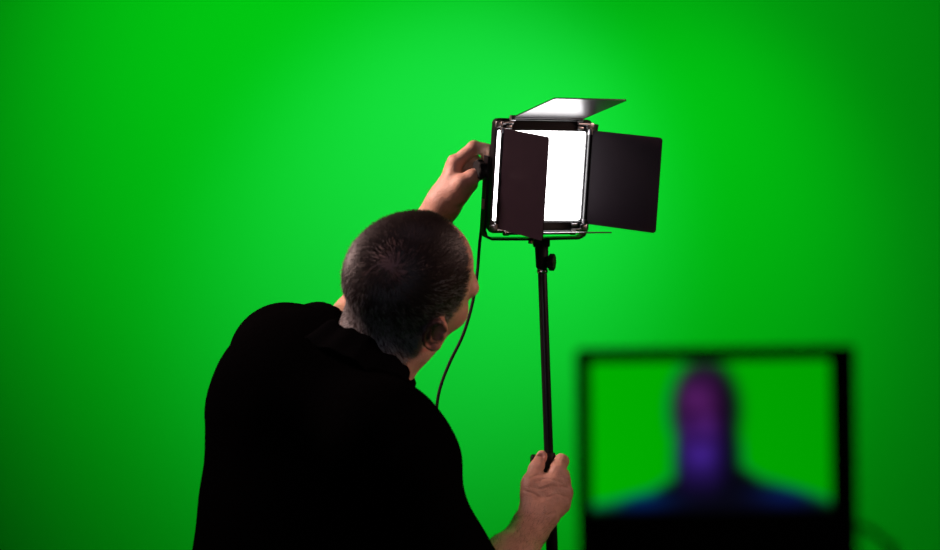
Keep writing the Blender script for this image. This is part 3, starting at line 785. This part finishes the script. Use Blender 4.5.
# power cable of the panel
cp = smooth_path([at(490, 205, 0.285), at(484, 214, 0.280), at(480, 240, 0.26), at(477, 275, 0.24), at(472, 305, 0.23), at(463, 335, 0.22), at(450, 362, 0.21), at(441, 385, 0.20), at(437, 405, 0.19), at(435, 440, 0.19),
                  at(440, 500, 0.20), at(470, 650, 0.24), Vector((0.08, 0.34, 0.5)), Vector((0.14, 0.42, 0.2)), Vector((0.22, 0.46, 0.02)), Vector((0.4, 0.62, 0.006)), Vector((0.75, 0.75, 0.005)), Vector((1.3, 0.7, 0.005))], 8)
b = bmesh.new(); tube(b, cp, 0.0025, 10)
cab = from_bm('power_cable', b, M['rubber']); cab['label'] = 'thin black cable hanging down from the LED panel past the face'; cab['category'] = 'cable'

# ------------------------------------------------------------------ field monitor near the camera
MY = -1.40
def mp(px, py): return at(px, py, MY)
mc = mp(716, 455)
MO = empty('field_monitor', mc, 'small black monitor showing a hooded figure against green, out of focus', 'monitor')
MO.rotation_euler = (0, math.radians(-0.8), 0)
sc_ = (MY-CAMY)/FPX
X0, X1 = (577-716)*sc_, (857-716)*sc_; Z1 = (455-347)*sc_; Z0 = (455-566)*sc_
SX0, SX1 = (592-716)*sc_, (831-716)*sc_; SZ1 = (455-361)*sc_; SZ0 = (455-511)*sc_
b = bmesh.new(); rounded_plate(b, X0, X1, Z0, Z1, 0, 0.004, 0.004, hole=(SX0, SX1, SZ0, SZ1, 0.0008)); mfr = from_bm('bezel', b, M['plastic'], MO)
b = bmesh.new(); rounded_plate(b, X0+0.001, X1-0.001, Z0+0.001, Z1-0.001, 0.004, 0.022, 0.004)
rounded_plate(b, X0+0.03, X1-0.03, Z0+0.02, Z1-0.03, 0.022, 0.030, 0.004); from_bm('case', b, M['plastic'], MO)
for k in range(5):
    b = bmesh.new(); tube(b, [(X0+0.03+0.015*k, 0.001, (SZ0+Z0)/2), (X0+0.03+0.015*k, -0.0012, (SZ0+Z0)/2)], 0.0028, 14)
    from_bm('button', b, M['rubber'], mfr)
# the picture on the screen
nx_, nz_ = 180, 112
uu, vv = np.meshgrid(np.linspace(0, 1, nx_+1), np.linspace(0, 1, nz_+1), indexing='ij')
X = uu*241; Y = (1-vv)*150                                   # picture pixels, Y downwards
def gs(x, y, cx, cy, rx, ry, p=2): return np.exp(-((np.abs(x-cx)/rx)**p+(np.abs(y-cy)/ry)**p))
def inside(d, soft=3.0): return 1/(1+np.exp(np.clip(d/soft, -30, 30)))
img = np.zeros(X.shape+(3,)); img[:] = (0.0, 0.42, 0.0)
img *= (1-0.18*(X/241))[..., None]
hood = np.minimum((np.sqrt(((X-116)/37)**2+((Y-50)/55)**2)-1)*30, np.maximum(np.abs(X-117)-33-0.05*np.maximum(Y-60, 0), 40-Y))
sho = (150-Y) - np.interp(X, [0, 22, 60, 85, 100, 130, 145, 170, 200, 241], [6, 9, 20, 36, 70, 80, 50, 32, 22, 8])
fig = inside(np.minimum(hood, sho), 2.0)
rim = np.exp(-((np.minimum(hood, sho)-0.5)/2.5)**2)*sstep(110, 60, X)*0.9+np.exp(-((np.minimum(hood, sho)-0.5)/2.0)**2)*sstep(130, 160, X)*0.6*sstep(70, 90, Y)
img = img*(1-fig[..., None])+np.array([0.002, 0.002, 0.006])*fig[..., None]
rim = rim*0.55; img = img*(1-rim[..., None]*0.8)+np.array([0.0, 0.13, 0.14])*rim[..., None]*0.8
facem = gs(X, Y, 111, 66, 23, 52, 4)*(1-sstep(0, 1, (np.minimum(hood, sho)+6)/6))
fcol = np.array([0.075, 0.010, 0.105])*(1-sstep(40, 100, Y))[..., None]+np.array([0.040, 0.012, 0.20])*sstep(40, 100, Y)[..., None]
shade = 0.75+0.5*gs(X, Y, 104, 35, 12, 12)+0.35*gs(X, Y, 118, 60, 6, 14)+0.6*gs(X, Y, 110, 95, 12, 10)-0.45*gs(X, Y, 103, 52, 6, 4)-0.45*gs(X, Y, 122, 52, 6, 4)-0.4*gs(X, Y, 111, 80, 9, 3)
shade *= 1-0.5*sstep(118, 132, X)
img = img*(1-facem[..., None])+fcol*shade[..., None]*facem[..., None]
for cx, cy, rx, ry, c in ((46, 139, 30, 7, (0.0, 0.015, 0.10)), (198, 135, 30, 9, (0.002, 0.008, 0.07))):
    g_ = gs(X, Y, cx, cy, rx, ry)*fig; img = img*(1-g_[..., None])+np.array(c)*g_[..., None]
V = np.stack([SX0+uu*(SX1-SX0), np.full(uu.shape, 0.0016), SZ0+vv*(SZ1-SZ0)], -1).reshape(-1, 3)
ii = np.arange((nx_+1)*(nz_+1)).reshape(nx_+1, nz_+1)
Fq = np.stack([ii[:-1, :-1], ii[1:, :-1], ii[1:, 1:], ii[:-1, 1:]], -1).reshape(-1, 4)
ms = bpy.data.materials.new('screen_picture'); ms.use_nodes = True; nt = ms.node_tree; bs = nt.nodes['Principled BSDF']
bs.inputs['Base Color'].default_value = (0.005, 0.005, 0.005, 1); bs.inputs['Roughness'].default_value = 0.3; bs.inputs['Emission Strength'].default_value = 1.0
at_ = nt.nodes.new('ShaderNodeAttribute'); at_.attribute_name = 'tone'; nt.links.new(at_.outputs['Color'], bs.inputs['Emission Color'])
scr = np_mesh('screen', [(V, Fq)], ms, MO, np.clip(img, 0, 1).reshape(-1, 3)); scr['label'] = 'lit screen with a hooded figure, purple face, on green'
# stand of the monitor and its cable
sx = mc.x; sy = MY+0.014; zb = mc.z+Z0
ST = empty('monitor_stand', (sx, sy, 0), 'thin black stand under the out of focus monitor', 'stand')
b = bmesh.new(); tube(b, [(0, 0, 0.14), (0, 0, zb-0.045)], 0.0095, 20); from_bm('pole', b, M['black'], ST)
b = bmesh.new(); tube(b, [(0, 0, zb-0.05), (0, 0, zb-0.02)], 0.013, 20); box(b, (0, 0, zb-0.008), (0.05, 0.02, 0.0157), None, 0.003)
bmesh.ops.create_uvsphere(b, u_segments=20, v_segments=12, radius=0.014, matrix=Matrix.Translation((0, 0, zb-0.022))); from_bm('ball_head', b, M['plastic'], ST)
b = bmesh.new(); tube(b, [(0, 0, 0.46), (0, 0, 0.52)], 0.018, 20); from_bm('leg_collar', b, M['plastic'], ST)
for a in (90, 210, 330):
    a = math.radians(a); r = Vector((math.cos(a), math.sin(a), 0))
    b = bmesh.new(); tube(b, [Vector((0, 0, 0.5))+r*0.016, Vector((0, 0, 0.010))+r*0.36], 0.0075, 12); lg = from_bm('leg', b, M['black'], ST)
    b = bmesh.new(); tube(b, [Vector((0, 0, 0.150)), (Vector((0, 0, 0.5))+r*0.016).lerp(Vector((0, 0, 0.010))+r*0.36, 0.5)], 0.004, 10); from_bm('brace', b, M['steel'], lg)
    b = bmesh.new(); tube(b, [Vector((0, 0, 0.028))+r*0.347, Vector((0, 0, 0.0125))+r*0.36, Vector((0, 0, 0.0115))+r*0.366], [0.009, 0.0115, 0.008], 12); from_bm('rubber_foot', b, M['rubber'], lg)
b = bmesh.new()
tube(b, smooth_path([mp(846, 534)+Vector((-0.004, 0.016, 0)), mp(862, 530)+Vector((0, 0.02, 0)), mp(882, 538)+Vector((0, 0.02, 0)), mp(900, 560)+Vector((0, 0.02, 0)), mp(905, 620)+Vector((0, 0.03, 0)), Vector((0.30, -1.35, 0.8)), Vector((0.32, -1.32, 0.3)), Vector((0.36, -1.25, 0.02)), Vector((0.5, -1.2, 0.005)), Vector((0.9, -1.3, 0.005))], 8), 0.0022, 10)
mcb = from_bm('monitor_cable', b, M['rubber']); mcb['label'] = 'thin dark blurred cable curving down from the right side of the monitor'; mcb['category'] = 'cable'
print('done')
